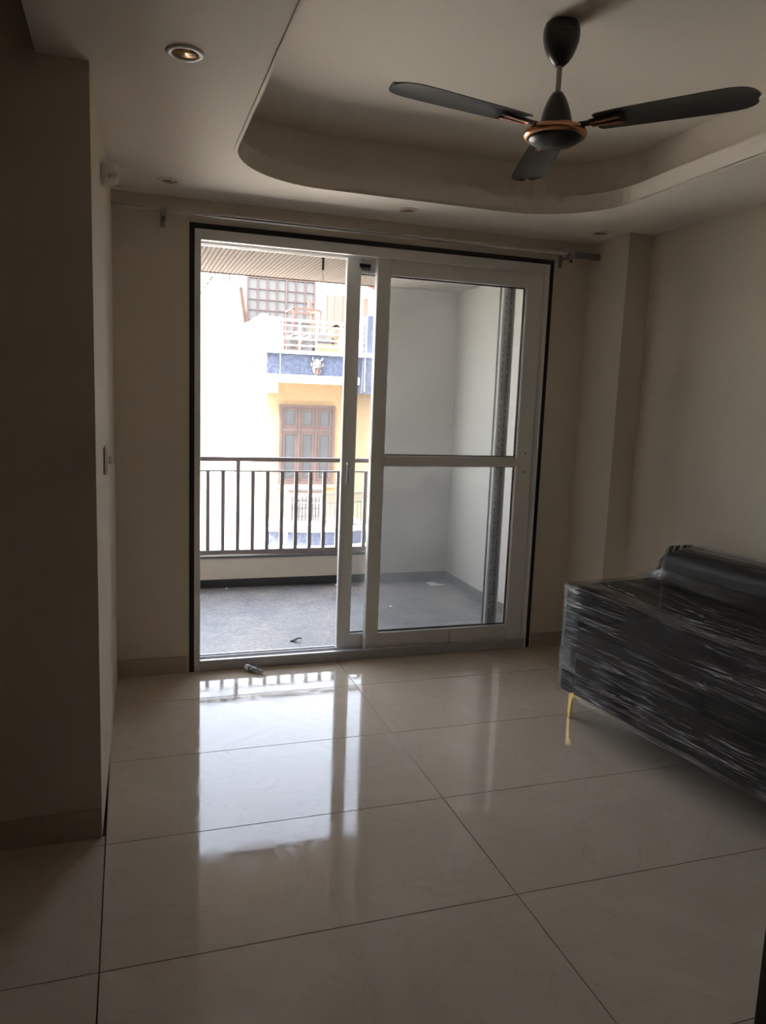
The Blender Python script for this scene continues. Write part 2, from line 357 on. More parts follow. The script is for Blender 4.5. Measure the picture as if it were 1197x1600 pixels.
# tray ceiling: soffit with rounded opening, cove, upper ceiling
def rloop(x0, x1, y0, y1, r, n=14):
    out = []
    for cx, cy, a0 in ((x1-r,y1-r,0),(x0+r,y1-r,90),(x0+r,y0+r,180),(x1-r,y0+r,270)):
        for k in range(n+1):
            a = math.radians(a0+90*k/n); out.append((cx+r*math.cos(a), cy+r*math.sin(a)))
    return out
def ring(inner, z0, z1, X0=XL, X1=XR, Y0=YB, Y1=D):
    c = Vector(((min(p[0] for p in inner)+max(p[0] for p in inner))/2, (min(p[1] for p in inner)+max(p[1] for p in inner))/2))
    def out(p):
        d = Vector(p)-c; t = 1e9
        if d.x > 1e-9: t = min(t, (X1-c.x)/d.x)
        if d.x < -1e-9: t = min(t, (X0-c.x)/d.x)
        if d.y > 1e-9: t = min(t, (Y1-c.y)/d.y)
        if d.y < -1e-9: t = min(t, (Y0-c.y)/d.y)
        return c+d*t
    # insert inner points on the rays to the outer corners
    pts = []
    n = len(inner)
    corners = [Vector(q)-c for q in ((X0,Y0),(X1,Y0),(X1,Y1),(X0,Y1))]
    for i in range(n):
        a, b = Vector(inner[i])-c, Vector(inner[(i+1)%n])-c
        pts.append(a)
        for q in corners:
            den = q.x*(b-a).y-q.y*(b-a).x
            if abs(den) < 1e-12: continue
            t = (a.y*q.x-a.x*q.y)/-den; 
            s_ = (a.x*(b-a).y-a.y*(b-a).x)/den
            if 1e-6 < t < 1-1e-6 and s_ > 0: pts.append(a+(b-a)*t)
    P = [(c.x+p.x, c.y+p.y) for p in pts]; O = [out(p) for p in P]; n = len(P)
    v = []; f = []
    for z in (z0, z1):
        v += [(p[0],p[1],z) for p in P] + [(p[0],p[1],z) for p in O]
    for i in range(n):
        j = (i+1)%n
        f += [(i,j,n+j,n+i),(2*n+i,2*n+j,3*n+j,3*n+i),(i,j,2*n+j,2*n+i),(n+i,n+j,3*n+j,3*n+i)]
    return MB().raw(v, f)
TRX0, TRX1, TRY0, TRY1, TRR = .412, 2.215, 1.10, 3.575, .45
LIGHTS = [(.162,2.382),(.189,3.772),(1.338,3.782),(2.452,3.772)]
soffit = ring(rloop(TRX0,TRX1,TRY0,TRY1,TRR), ZS, ZS+.075, X0=-.24).build('ceiling_soffit', 'soffit', merge=True)
cut = MB()
for x, y in LIGHTS: cut.lathe([(.041,ZS-.02),(.041,ZS+.066)], (x,y,0), 32)
cutter = cut.build('cutter', 'soffit')
bm_ = soffit.modifiers.new('holes', 'BOOLEAN'); bm_.object = cutter; bm_.operation = 'DIFFERENCE'; bm_.solver = 'EXACT'
bpy.context.view_layer.update()
me = bpy.data.meshes.new_from_object(soffit.evaluated_get(bpy.context.evaluated_depsgraph_get()))
soffit.modifiers.clear(); soffit.data = me
bpy.data.objects.remove(cutter)
struct(soffit, 'dropped off-white soffit round the ceiling tray')
lip = rloop(TRX0-.012,TRX1+.012,TRY0-.012,TRY1+.012,TRR+.012); lin = rloop(TRX0,TRX1,TRY0,TRY1,TRR)
mb = MB(); n = len(lip)
mb.raw([(x,y,ZS-.006) for x,y in lin]+[(x,y,ZS-.006) for x,y in lip]+[(x,y,ZS+.004) for x,y in lin]+[(x,y,ZS+.004) for x,y in lip],
       sum([[(i,(i+1)%n,n+(i+1)%n,n+i),(2*n+i,2*n+(i+1)%n,3*n+(i+1)%n,3*n+i),(i,(i+1)%n,2*n+(i+1)%n,2*n+i),(n+i,n+(i+1)%n,3*n+(i+1)%n,3*n+i)] for i in range(n)], []))
o = mb.build('tray_edge_bead', 'soffit', soffit)
struct(ring(rloop(TRX0-.1,TRX1+.1,TRY0-.1,TRY1+.1,TRR+.08), ZS+.075, ZC, X0=-.24).build('ceiling_cove', 'soffit', merge=True), 'set-back side of the ceiling tray above the soffit')
struct(MB().box((XL,YB,ZC),(XR,D,2.85)).build('ceiling', 'soffit'), 'off-white tray ceiling above the fan')
struct(MB().box((XL-.4,YB-.4,2.85),(XR+.2,6.12,3.1)).build('sun_block_slab', 'balc'), 'unseen slab added over the room and balcony to keep the sun out')  # added above the ceilings so no sun gets into the room

# low dark cabinet whose corner just enters the view at the lower right
cbn = thing('low_cabinet', (1.46, .85, 0), 'low dark cabinet standing on the tiles across from the wrapped sofa', 'cabinet')
MB().box((1.172, .65, .0), (1.75, 1.05, .06)).build('plinth', 'door', cbn)
MB().box((1.172, .65, .06), (1.75, 1.05, .72)).build('body', 'door', cbn, bevel=.003)
MB().box((1.167, .645, .72), (1.755, 1.053, .745)).build('top', 'door', cbn, bevel=.003)
for x0, x1, hx in ((1.176, 1.459, 1.44), (1.463, 1.746, 1.48)):
    d_ = MB().box((x0, .632, .07), (x1, .65, .712)).build('door', 'door', cbn, bevel=.002)
    MB().tube([(hx,.632,.36),(hx,.612,.36),(hx,.612,.46),(hx,.632,.46)], .005, 8).build('handle', 'bracket', d_)

# ------------------------------------------------------------------ sliding door
fr = thing('door_1', (1.32, D, 0), 'white uPVC sliding door frame with black sealant round it', kind='structure')
F0, F1, FZ, FD = .322, 2.324, 2.293, .135
MB().box((DX0,D-.003,0),(F0,D+.10,DZ)).build('sealant', 'foam', fr)
MB().box((F1,D-.003,0),(DX1,D+.10,DZ)).build('sealant', 'foam', fr)
MB().box((F0,D-.003,FZ),(F1,D+.10,DZ)).build('sealant', 'foam', fr)
y0, y1 = D-.004, D+FD
MB().box((F0,y0,.0),(.354,y1,FZ)).build('jamb', 'upvc', fr, bevel=.003)
MB().box((2.310,y0,.0),(F1,y1,FZ)).build('jamb', 'upvc', fr, bevel=.003)
MB().box((.354,y0,2.240),(2.310,y0+.026,FZ)).build('head', 'upvc', fr, bevel=.003)
MB().box((.354,y0+.026,2.268),(2.310,y1,FZ)).build('head_channel', 'upvc', fr)
MB().box((.354,D+.083,2.236),(2.310,D+.089,2.268)).box((.354,y1-.012,2.236),(2.310,y1,2.268)).build('head_guide', 'upvc', fr)
MB().box((.354,y0,.0),(2.310,y0+.026,.058)).build('sill', 'track', fr, bevel=.003)
MB().box((.354,y0+.026,.0),(2.310,y1,.030)).build('sill_channel', 'track', fr)
MB().box((.354,D+.0835,.030),(2.310,D+.0885,.052)).box((.354,y1-.012,.03),(2.310,y1,.05)).build('sill_guide', 'track', fr)
for z in (1.77, 1.19, .72):
    MB().box((.354,D+.10,z),(.362,D+.125,z+.06)).build('latch_keeper', 'gasket', fr)

def sash(name, x0, x1, z0, z1, ya, yb, wl, wr, wt, wb_, label, glass, transom=None):
    t = thing(name, ((x0+x1)/2, ya, z0), label, 'door panel')
    b = .006
    MB().box((x0,ya,z0),(x0+wl,yb,z1)).build('stile', 'upvc', t, bevel=b)
    MB().box((x1-wr,ya,z0),(x1,yb,z1)).build('stile', 'upvc', t, bevel=b)
    MB().box((x0+wl,ya+.0015,z1-wt),(x1-wr,yb-.0015,z1)).build('rail', 'upvc', t, bevel=.002)
    MB().box((x0+wl,ya+.0015,z0),(x1-wr,yb-.0015,z0+wb_)).build('rail', 'upvc', t, bevel=.002)
    gy = lerp(ya, yb, .72)
    zs = [(z0+wb_, z1-wt)]
    if transom:
        MB().box((x0+wl,ya+.001,transom[0]),(x1-wr,yb-.001,transom[1])).build('transom', 'upvc', t, bevel=.005)
        zs = [(z0+wb_, transom[0]), (transom[1], z1-wt)]
    for (a, c) in zs:
        xa, xb = x0+wl, x1-wr; g = .005
        MB().box((xa,gy-.003,a),(xb,gy+.003,c)).build('pane', glass, t)
        gk = MB()
        for yy in (gy-.0065, gy+.0035):
            gk.box((xa,yy,a),(xa+g,yy+.003,c)).box((xb-g,yy,a),(xb,yy+.003,c)).box((xa+g,yy,a),(xb-g,yy+.003,a+g)).box((xa+g,yy,c-g),(xb-g,yy+.003,c))
        gk.build('gasket', 'gasket', t)
    return t
s1 = sash('sliding_door_panel', 1.290, 2.306, .036, 2.256, D+.028, D+.078, .078, .105, .098, .105, 'white framed glass sliding panel with a middle transom, in front of the other panel', 'glass', (1.118,1.176))
MB().box((1.294,D+.079,.06),(1.302,D+.088,2.22)).build('interlock', 'track', s1)
MB().box((1.82,D+.0265,.05),(1.822,D+.0285,.128)).build('joint', 'gasket', s1)
for z in (1.09, 1.20): MB().lathe([(.006,0),(.006,.004)], (2.255,D+.0245,z), 12, 'y').build('screw_cap', 'bracket', s1)
s2 = sash('sliding_door_panel', 1.137, 2.165, .036, 2.250, D+.092, D+.130, .080, .085, .085, .09, 'white framed glass sliding panel with a slim handle, behind the other panel', 'glass_clear')
h = MB().tube([(1.166,D+.091,1.128),(1.166,D+.072,1.128),(1.166,D+.066,1.12),(1.166,D+.066,1.02),(1.166,D+.066,1.012)], [.006,.006,.0055,.0045,.003], 10)
hd = h.build('handle', 'chrome', s2, smooth=True)
MB().box((1.156,D+.0895,1.105),(1.176,D+.0925,1.15)).build('handle_plate', 'upvc', hd)
MB().box((2.085,D+.0895,.128),(2.150,D+.0915,2.160)).build('protective_tape', 'tape', s2)
pr = MB(); rnd = random.Random(3)
for ci, cx in enumerate((2.103, 2.132)):
    z = .14 + .05*ci
    while z < 2.13:
        pr.raw([(cx-.005,D+.0889,z),(cx+.005,D+.0889,z),(cx,D+.0889,z+.022)], [(0,1,2)])
        for q in range(6):
            w = rnd.choice((.003,.004,.005)); pr.box((cx-w,D+.0887,z+.028+.007*q),(cx+w*.6,D+.0894,z+.028+.007*q+rnd.choice((.003,.005))))
        pr.box((cx-.005,D+.0887,z+.078),(cx+.005,D+.0894,z+.084)).box((cx-.005,D+.0887,z+.087),(cx+.003,D+.0894,z+.094)); z += .125
tag(pr.build('tape_lettering', 'gasket', s2), kind='stuff')
MB().box((1.205,D+.0895,2.195),(1.268,D+.0932,2.215)).build('tape_print', 'gasket', s2)
tp = MB()
for k, (a, w) in enumerate(((1.218,.012),(1.233,.010),(1.246,.005),(1.253,.008),(1.264,.006))): tp.box((a,D+.0895,2.183-.003*(k%2)),(a+w*.8,D+.0932,2.192))
tp.build('tape_print', 'gasket', s2)

# ------------------------------------------------------------------ curtain rod
RY, RZ = 3.965, 2.342
cr_ = thing('curtain_rod', (1.26, RY, RZ), 'long steel curtain rod on brackets above the sliding door', 'curtain rod')
MB().lathe([(.0085,-.066),(.0085,.42)], (0,RY,RZ), 16, 'x').build('inner_tube', 'chrome', cr_, smooth=True, auto=40)
MB().lathe([(.0125,.40),(.0125,2.43)], (0,RY,RZ), 16, 'x').build('outer_tube', 'chrome', cr_, smooth=True, auto=40)
MB().lathe([(.010,2.425),(.0165,2.432),(.0165,2.50),(.0165,2.565),(.019,2.568),(.019,2.580),(.012,2.584)], (0,RY,RZ), 20, 'x').build('finial', 'bracket', cr_, smooth=True, auto=40)
MB().lathe([(.016,2.418),(.016,2.430)], (0,RY,RZ), 16, 'x').build('collar', 'bracket', cr_)
for bx in (.170, 2.385):
    mb = MB().box((bx-.011,D-.008,RZ-.062),(bx+.011,D,RZ+.03)).box((bx-.009,RY-.004,RZ-.024),(bx+.009,D-.006,RZ-.014)).box((bx-.012,RY-.018,RZ-.022),(bx+.012,RY+.018,RZ-.012)).box((bx-.012,RY-.022,RZ-.05),(bx+.012,RY-.015,RZ+.008))
    b = mb.build('bracket', 'bracket', cr_, bevel=.002)
    MB().lathe([(.007,0),(.007,.008)], (bx,RY-.03,RZ-.042), 12, 'y').build('thumb_screw', 'gasket', b)

# ------------------------------------------------------------------ ceiling fan
FX, FY, FZZ = 1.322, 2.336, 2.378
fan = thing('ceiling_fan', (FX, FY, ZC), 'black three-blade ceiling fan with copper trim', 'ceiling fan')
can = MB().lathe([(.030,ZC),(.052,ZC-.003),(.057,ZC-.018),(.0585,ZC-.035),(.056,ZC-.055),(.050,ZC-.075),(.040,ZC-.097),(.028,ZC-.114),(.015,ZC-.126),(.009,ZC-.127)], (FX,FY,0), 40).build('canopy', 'fan', fan, smooth=True, auto=50)
pm = MB()
for k in range(7):
    a = math.radians(-128+k*7.2); r = .0585
    p = Vector((FX+r*math.cos(a), FY+r*math.sin(a), ZC-.034)); t = Vector((-math.sin(a), math.cos(a), 0))
    pm.bar(p-t*.0018, p+t*.0018, .0012, .0065)
pm.build('faint_print', 'fanprint', can)
MB().lathe([(.0088,ZC-.12),(.0088,FZZ+.10)], (FX,FY,0), 20).build('downrod', 'fanrod', fan, smooth=True, auto=40)
MB().lathe([(.009,FZZ+.108),(.016,FZZ+.106),(.026,FZZ+.092),(.037,FZZ+.068),(.046,FZZ+.040),(.0515,FZZ+.015),(.0525,FZZ+.008),(.054,FZZ+.006),(.054,FZZ-.004),(.05,FZZ-.006)], (FX,FY,0), 40).build('motor_cover', 'fan', fan, smooth=True, auto=50)
hub = MB().lathe([(.052,FZZ-.004),(.088,FZZ-.006),(.092,FZZ-.012),(.090,FZZ-.026),(.03,FZZ-.028)], (FX,FY,0), 48).build('motor_housing', 'fan', fan, smooth=True, auto=40)
MB().lathe([(.088,FZZ-.006),(.096,FZZ-.008),(.1015,FZZ-.016),(.1015,FZZ-.024),(.097,FZZ-.031),(.088,FZZ-.033),(.087,FZZ-.028)], (FX,FY,0), 56).build('trim_ring', 'copper', fan, smooth=True, auto=60)
MB().lathe([(.0875,FZZ-.031),(.082,FZZ-.040),(.065,FZZ-.050),(.04,FZZ-.056),(.0,FZZ-.058)], (FX,FY,0), 48).build('bottom_cap', 'fan', fan, smooth=True)
PHI = 3.3153
def fan_blade(k):
    a = PHI + k*2*PI/3; u = Vector((math.cos(a), math.sin(a), 0)); w = Vector((-math.sin(a), math.cos(a), 0))
    c = Vector((FX, FY, FZZ)); tw = math.radians(-6)
    wd = w*math.cos(tw)+Vector((0,0,1))*math.sin(tw); up = u.cross(wd)
    def P(r, s, h=0): return c + u*r + wd*s + up*h
    # plan outline: clipped root, near-parallel sides, rounded tip
    prof = [(.128,-.040,.046),(.140,-.052,.058),(.20,-.060,.062),(.30,-.066,.066),(.40,-.070,.069),(.48,-.073,.071),(.53,-.073,.070),(.558,-.068,.065),(.578,-.058,.056),(.591,-.044,.043),(.599,-.026,.026),(.602,-.012,.012)]
    mb = MB(); NV = 8; v = []; f = []
    for h in (0, .0022):
        for (r, s0, s1) in prof:
            for j in range(NV+1):
                t = j/NV; s_ = lerp(s0, s1, t); camber = .008*(1-(2*t-1)**2)
                v.append(tuple(P(r, s_, h+camber)))
    np_ = len(prof); N = np_*(NV+1)
    for i in range(np_-1):
        for j in range(NV):
            q = (i*(NV+1)+j, i*(NV+1)+j+1, (i+1)*(NV+1)+j+1, (i+1)*(NV+1)+j); f.append(q); f.append(tuple(N+x for x in q))
    rim = [j for j in range(NV+1)] + [i*(NV+1)+NV for i in range(1,np_)] + [(np_-1)*(NV+1)+j for j in range(NV-1,-1,-1)] + [i*(NV+1) for i in range(np_-2,0,-1)]
    for x, y in zip(rim, rim[1:]+rim[:1]): f.append((x,y,N+y,N+x))
    b = MB().raw(v, f).build('blade', 'blade', fan, smooth=True, auto=50)
    # holder arm and slotted copper plate under the root
    MB().extr([P(.070,-.013,-.004),P(.150,-.016,-.004),P(.150,.016,-.004),P(.070,.013,-.004)], up*.006).build('arm', 'fan', b, bevel=.001)
    for s0, s1 in ((-.030,-.012),(.004,.022)):
        e0, e1 = (s0*.55, s1*.55)
        MB().extr([P(.118,e0,-.006),P(.205,s0,-.0035),P(.213,(s0+s1)/2,-.0035),P(.205,s1,-.0035),P(.118,e1,-.006)], up*-.004).build('copper_plate', 'copper', b)
    MB().extr([P(.115,-.026,-.0015),P(.218,-.038,.000),P(.218,.030,.000),P(.115,.020,-.0015)], up*-.0022).build('holder_plate', 'fan', b)
for k in range(3): fan_blade(k)

# ------------------------------------------------------------------ downlights
def downlight(x, y, label):
    t = thing('recessed_downlight', (x, y, ZS), label, 'ceiling light', 'recessed downlights in the soffit')
    MB().lathe([(.0365,ZS+.002),(.0365,ZS-.004),(.041,ZS-.0065),(.050,ZS-.005),(.0545,ZS-.001),(.0545,ZS)], (x,y,0), 40).build('trim_ring', 'light_ring', t, smooth=True, auto=50)
    MB().lathe([(.0370,ZS-.003),(.0355,ZS+.004),(.032,ZS+.022),(.026,ZS+.042),(.020,ZS+.050)], (x,y,0), 40).build('reflector', 'reflector', t, smooth=True)
    MB().lathe([(.0001,ZS+.0505),(.021,ZS+.0505),(.021,ZS+.056),(.0001,ZS+.056)], (x,y,0), 24).build('lamp', 'led', t)
    return t
lab = ['unlit recessed downlight beside the dark wall end, away from the door', 'unlit recessed downlight above the curtain rod end by the left wall', 'unlit recessed downlight above the middle of the sliding door', 'unlit recessed downlight by the corner pier']
for (x, y), s_ in zip(LIGHTS, lab): downlight(x, y, s_)

# ------------------------------------------------------------------ left wall fittings
def lw(y): return lerp(lw0[0], lw1[0], (y-lw0[1])/(lw1[1]-lw0[1]))
sw = thing('switch_plate', (lw(3.06), 3.06, 1.17), 'white wall switch plate with a round knob on the left wall', 'switch')
x = lw(3.06)+.0015
MB().box((x,2.985,1.175),(x+.008,3.135,1.275)).build('plate', 'switch', sw, bevel=.003)
MB().box((x+.008,2.995,1.185),(x+.012,3.125,1.265)).build('rocker', 'switch', sw, bevel=.002)
MB().lathe([(.016,x+.012),(.016,x+.020),(.012,x+.028),(.004,x+.029)], (0,3.085,1.222), 20, 'x').build('knob', 'switch', sw, smooth=True, auto=40)
MB().lathe([(.005,x+.0292),(.005,x+.0296)], (0,3.085,1.222), 12, 'x').build('hole', 'gasket', sw)
y = 3.11; x = lw(y)+.001
wl = thing('wall_fitting', (x, y, 2.22), 'small pale domed fitting high on the left wall', 'wall fitting')
MB().lathe([(.040,x),(.042,x+.006),(.041,x+.035),(.036,x+.052),(.024,x+.060),(.0001,x+.063)], (0,y,2.262), 28, 'x').build('dome', 'switch', wl, smooth=True, auto=50)
MB().lathe([(.006,x+.028),(.006,x+.03)], (0,y-.038,2.245), 10, 'x').build('screw', 'gasket', wl)
MB().box((x+.045,y-.014,2.218),(x+.068,y+.014,2.2225)).build('lip', 'light_ring', wl, bevel=.001)

# ------------------------------------------------------------------ sofa in cling film
SA = math.atan2(.155, 1.12)                      # turned a little off the wall
sofa = thing('sofa', (1.950, 3.065, 0), 'black sofa wrapped in clear cling film on gold legs', 'sofa', rz=SA)
# local frame: +x into the depth (towards the wall), -y along the length (towards the camera)
SL, SDp, Z0, ZA, ZB = 1.56, .685, .145, .660, .835
def sb(a, b): return MB().box((a[0], -b[1], a[2]), (b[0], -a[1], b[2]))
sb((0,0,Z0),(SDp-.06,.085,ZA)).build('armrest', 'leather', sofa, bevel=.022, seg=4)
sb((0,SL-.085,Z0),(SDp-.06,SL,ZA)).build('armrest', 'leather', sofa, bevel=.022, seg=4)
sb((.012,.086,Z0),(SDp-.02,SL-.086,.33)).build('seat_base', 'leather', sofa, bevel=.012)
for a, b in ((.14,.80),(.81,1.47)):
    sb((.02,a if a>.5 else .09,.332),(.50,b,.47)).build('seat_cushion', 'leather', sofa, bevel=.014, seg=3)
    sb((.43,a,.472),(.60,b,ZB-.01)).build('back_cushion', 'leather', sofa, bevel=.05, seg=4)
sb((.605,.11,Z0),(SDp,SL-.02,ZB)).build('backrest', 'leather', sofa, bevel=.03, seg=4)
def leg(x, y, sx, sy):
    # angled metal leg: two thin tapering plates meeting in a corner
    m = MB(); t = .006
    def plate(u, v):
        P = lambda s, z: Vector((x, -y, z)) + Vector(u)*s
        m.extr([P(0,Z0), P(.095,Z0), P(.090,Z0-.022), P(.040,Z0-.032), P(.026,Z0-.050), P(.020,.010), P(.018,0), P(.0,0)], Vector(v)*t)
    plate((0,-sy,0), (sx,0,0)); plate((sx,0,0), (0,-sy,0))
    m.build('leg', 'gold', sofa)
leg(.055,.012,1,1); leg(.055,SL-.012,1,-1); leg(SDp-.012,.03,-1,1); leg(SDp-.012,SL-.03,-1,-1)
# film: wrinkled skin stretched from arm to arm and over the back
def wr(*p):
    q = Vector(p)
    from mathutils import noise
    return noise.noise(Vector((q.x*9, q.y*2.2, q.z*38)))*.005 + noise.noise(q*6)*.006
def front(u, v):
    y = u*SL; z = lerp(Z0-.008, ZA+.006, v)
    x = -.008 + .020*math.sin(PI*min(1,max(0,(y-.085)/(SL-.17))))*(.3+.7*v)
    return (x + wr(3.1, y, z+.15*y), -y, z)
MB().grid(front, 150, 60).build('cling_film', 'film', sofa, smooth=True)
tp_prof = [(-.010,ZA+.004),(.02,ZA+.010),(.18,ZA+.006),(.34,ZA+.012),(.40,ZA+.03),(.455,ZA+.13),(.50,ZB+.004),(.60,ZB+.010),(SDp+.003,ZB+.004)]
def top(u, v):
    k = v*(len(tp_prof)-1); i = min(int(k), len(tp_prof)-2); t = k-i
    x = lerp(tp_prof[i][0], tp_prof[i+1][0], t); z = lerp(tp_prof[i][1], tp_prof[i+1][1], t)
    y = u*SL; e = min(1, y/.20)
    zend = lerp(ZA+.008, ZB, max(0,(x-.42)/.30)**1.3) if x > .42 else ZA+.008
    z2 = lerp(min(z, zend), z, e**1.2)
    dip = -.030*math.sin(PI*u)*math.exp(-((x-.2)/.16)**2)
    from mathutils import noise
    return (x, -y, z2 + dip + noise.noise(Vector((x*34, y*3+x*5, 1.7)))*.006 + noise.noise(Vector((x*9, y*8, 4)))*.006)
MB().grid(top, 110, 70).build('cling_film', 'film_top', sofa, smooth=True)
def endf(u, v):
    x = lerp(-.008, SDp+.004, u); zt = ZA+.008 if x < .42 else lerp(ZA+.008, ZB, ((x-.42)/.30)**1.3)
    z = lerp(Z0-.006, min(zt, ZB), v)
    from mathutils import noise
    return (x, .004 + noise.noise(Vector((x*30, z*6, 2.2)))*.004, z)
MB().grid(endf, 40, 40).build('cling_film', 'film', sofa, smooth=True)

def gather(u, v):
    x = lerp(.40, SDp+.004, u); z = lerp(ZA+.012, lerp(ZA+.03, ZB+.004, min(1, max(0, (x-.42)/.10))), v)
    from mathutils import noise
    return (x, -.118 + noise.noise(Vector((x*60, z*5, 8.2)))*.010 + .05*(1-v), z)
MB().grid(gather, 60, 24).build('cling_film', 'film_gather', sofa, smooth=True)
# crumpled wrapper on the floor
def crumple(u, v):
    from mathutils import noise
    a = 2*PI*u; s = v; r = .021*(1-.55*s)*(.65+.7*abs(noise.noise(Vector((math.cos(a)*2, math.sin(a)*2, s*7)))))
    p = Vector((.595,4.015,.0)).lerp(Vector((.672,3.945,.0)), s)
    ax = Vector((.7,.6,0)).normalized()
    return p + ax*math.cos(a)*r + Vector((0,0,max(.001,.019+math.sin(a)*r*1.1 - .006*s)))
tag(MB().grid(crumple, 26, 14).build('crumpled_wrapper', 'scrap', center=True), 'small crumpled clear plastic wrapper on the tiles by the door', 'wrapper')

# ------------------------------------------------------------------ balcony
PY, ZF, ZBC = 5.99, -.03, 2.375
struct(MB().box((-1.2, D+.21, -.25), (2.75, PY+.13, ZF)).build('floor_balcony', 'granite'), 'grey granite balcony floor')
struct(MB().box((DX0, D+.13, -.25), (DX1, D+.21, ZF)).build('floor_threshold', 'granite'), 'granite threshold under the sliding door')
struct(MB().box((-1.2, PY, ZF), (1.93, PY+.13, .205)).build('wall_parapet', 'parapet'), 'low cream parapet under the balcony railing')
struct(MB().box((-1.2, PY-.012, .205), (1.93, PY+.14, .222)).build('trim_1', 'grey_stone'), 'thin dark stone coping on the parapet')
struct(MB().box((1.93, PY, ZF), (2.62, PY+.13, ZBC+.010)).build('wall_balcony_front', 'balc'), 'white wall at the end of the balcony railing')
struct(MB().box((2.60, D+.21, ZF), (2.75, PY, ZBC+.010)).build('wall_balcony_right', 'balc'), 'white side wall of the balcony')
struct(MB().box((-1.35, D+.21, -.25), (-1.2, PY+.13, ZBC+.010)).build('wall_balcony_sun_block', 'balc'), 'unseen left side wall of the balcony, added to block the sun')  # unseen wall put in to keep direct sun off the balcony
struct(MB().box((-1.2, PY-.012, ZF), (1.93, PY, .036)).build('baseboard_parapet', 'black_stone'), 'black stone skirting along the parapet')
struct(MB().prism([(1.93,PY-.012),(2.588,PY-.012),(2.588,D+.21),(2.60,D+.21),(2.60,PY),(1.93,PY)], ZF, .036).build('baseboard_balcony', 'grey_stone'), 'grey stone skirting in the balcony corner')
cb = struct(MB().box((-1.35, D+.21, ZBC+.010), (2.75, PY+.13, 2.85)).build('ceiling_balcony', 'groove'), 'balcony ceiling clad in narrow pale planks')
pw = .0290; plank_mesh = MB().raw([(-pw/2+.003,D+.212,0),(pw/2-.003,D+.212,0),(pw/2-.003,PY+.005,0),(-pw/2+.003,PY+.005,0),(-pw/2+.001,D+.212,.0105),(pw/2-.001,D+.212,.0105),(pw/2-.001,PY+.005,.0105),(-pw/2+.001,PY+.005,.0105)],
    [(0,3,2,1),(4,5,6,7),(0,1,5,4),(1,2,6,5),(2,3,7,6),(3,0,4,7)]).mesh('ceiling_plank', M['plank'])
k = 0
while -1.18+pw*(k+.5) < 2.59:
    o = bpy.data.objects.new('ceiling_plank', plank_mesh); COL.objects.link(o); o.location = (-1.18+pw*(k+.5), 0, ZBC); o.parent = cb; k += 1
MB().box((-1.2, PY+.005, ZBC-.004), (2.62, PY+.03, ZBC+.04)).build('edge_trim', 'groove', cb)
MB().box((-1.2, D+.21, ZBC-.012), (2.60, D+.235, ZBC)).build('edge_trim', 'plank', cb)

# railing
RLY = PY+.05
rl = thing('balcony_railing', (.4, RLY, .222), 'dark grey metal balcony railing with upright bars', 'railing')
MB().box((-1.2,RLY-.022,.966),(1.93,RLY+.022,1.000)).build('top_rail', 'rail', rl, bevel=.003)
MB().box((-1.2,RLY-.011,.884),(1.93,RLY+.011,.896)).build('middle_rail', 'bracket', rl)
MB().box((-1.2,RLY-.020,.226),(1.93,RLY+.020,.262)).build('bottom_rail', 'rail', rl, bevel=.002)
k = -15
while .583+.1162*k < 1.92:
    x = .583+.1162*k; post = (k % 12 == 2)
    MB().box((x-.0145,RLY-.010,.262),(x+.0145,RLY+.010,.966 if post else .884)).build('post' if post else 'baluster', 'rail', rl)
    k += 1

# hook with hanging wire under the balcony ceiling
hk = thing('ceiling_hook', (1.192, 4.946, ZBC), 'dark hook with a thin wire hanging from the plank ceiling', 'hook')
MB().box((1.185,4.939,ZBC-.085),(1.199,4.953,ZBC+.0)).build('sleeve', 'maskdark', hk, bevel=.002)
MB().tube([(1.192,4.946,ZBC-.08),(1.195,4.947,ZBC-.16),(1.190,4.945,ZBC-.27),(1.193,4.946,ZBC-.40)], .0018, 6).build('wire', 'wire', hk)

# debris on the balcony
def leafm(u, v):
    s = (u-.5); w = .018*(1-(2*s)**2)
    return (.983+s*.075, 4.55+(v-.5)*2*w, ZF+.006+.012*abs(v-.5)+.008*math.sin(s*5))
lf = MB().grid(leafm, 12, 6)
o = lf.build('dry_leaf', 'leaf', center=True, smooth=True); so_ = o.modifiers.new('s', 'SOLIDIFY'); so_.thickness = .001
tag(o, 'dry dark leaf lying on the granite just outside the door', 'leaf')
def papm(u, v):
    return (2.37+u*.13, 5.80+(v-.5)*.10*(1-.3*u), ZF+.003+.010*math.sin(u*5)*v*v)
o = MB().grid(papm, 12, 6).build('paper_scrap', 'paper', center=True, smooth=True); so_ = o.modifiers.new('s', 'SOLIDIFY'); so_.thickness = .001
tag(o, 'curled white paper scrap on the granite in the balcony corner', 'paper')
for i, (x, y) in enumerate(((.72,5.93),(1.60,5.90),(1.83,5.2))):
    m = MB().lathe([(.0001,0),(.010,.001),(.014,.006),(.007,.011),(.0001,.012)], (x,y,ZF), 7)
    tag(m.build('plaster_crumb', 'paper', center=True), ['plaster crumb at the foot of the parapet below the railing post', 'plaster crumb at the foot of the parapet near the sliding panel', 'plaster crumb in the open on the granite'][i], 'crumb')

# ------------------------------------------------------------------ street and the house opposite
struct(MB().box((-40, PY+.13, -4.3), (40, 70, -4.0)).build('ground', 'street'), 'pale street below the balcony')
H = thing('house', (4.5, 14, -4), 'cream house across the street with blue mosaic bands and a terrace', 'building')
MB().box((2.40,14,-4),(9,15.2,1.75)).build('front_wall', 'cream', H)
MB().box((2.36,15.2,-4),(9,18,2.2)).build('side_wall', 'white', H)
MB().box((2.36,18,-4),(9,27,4.75)).build('upper_storey', 'white', H)
MB().box((2.30,18.0,4.75),(9,27,4.95)).build('upper_coping', 'stained', H)
MB().box((2.33,19.2,4.15),(2.36,26,4.75)).build('stained_band', 'stained', H)
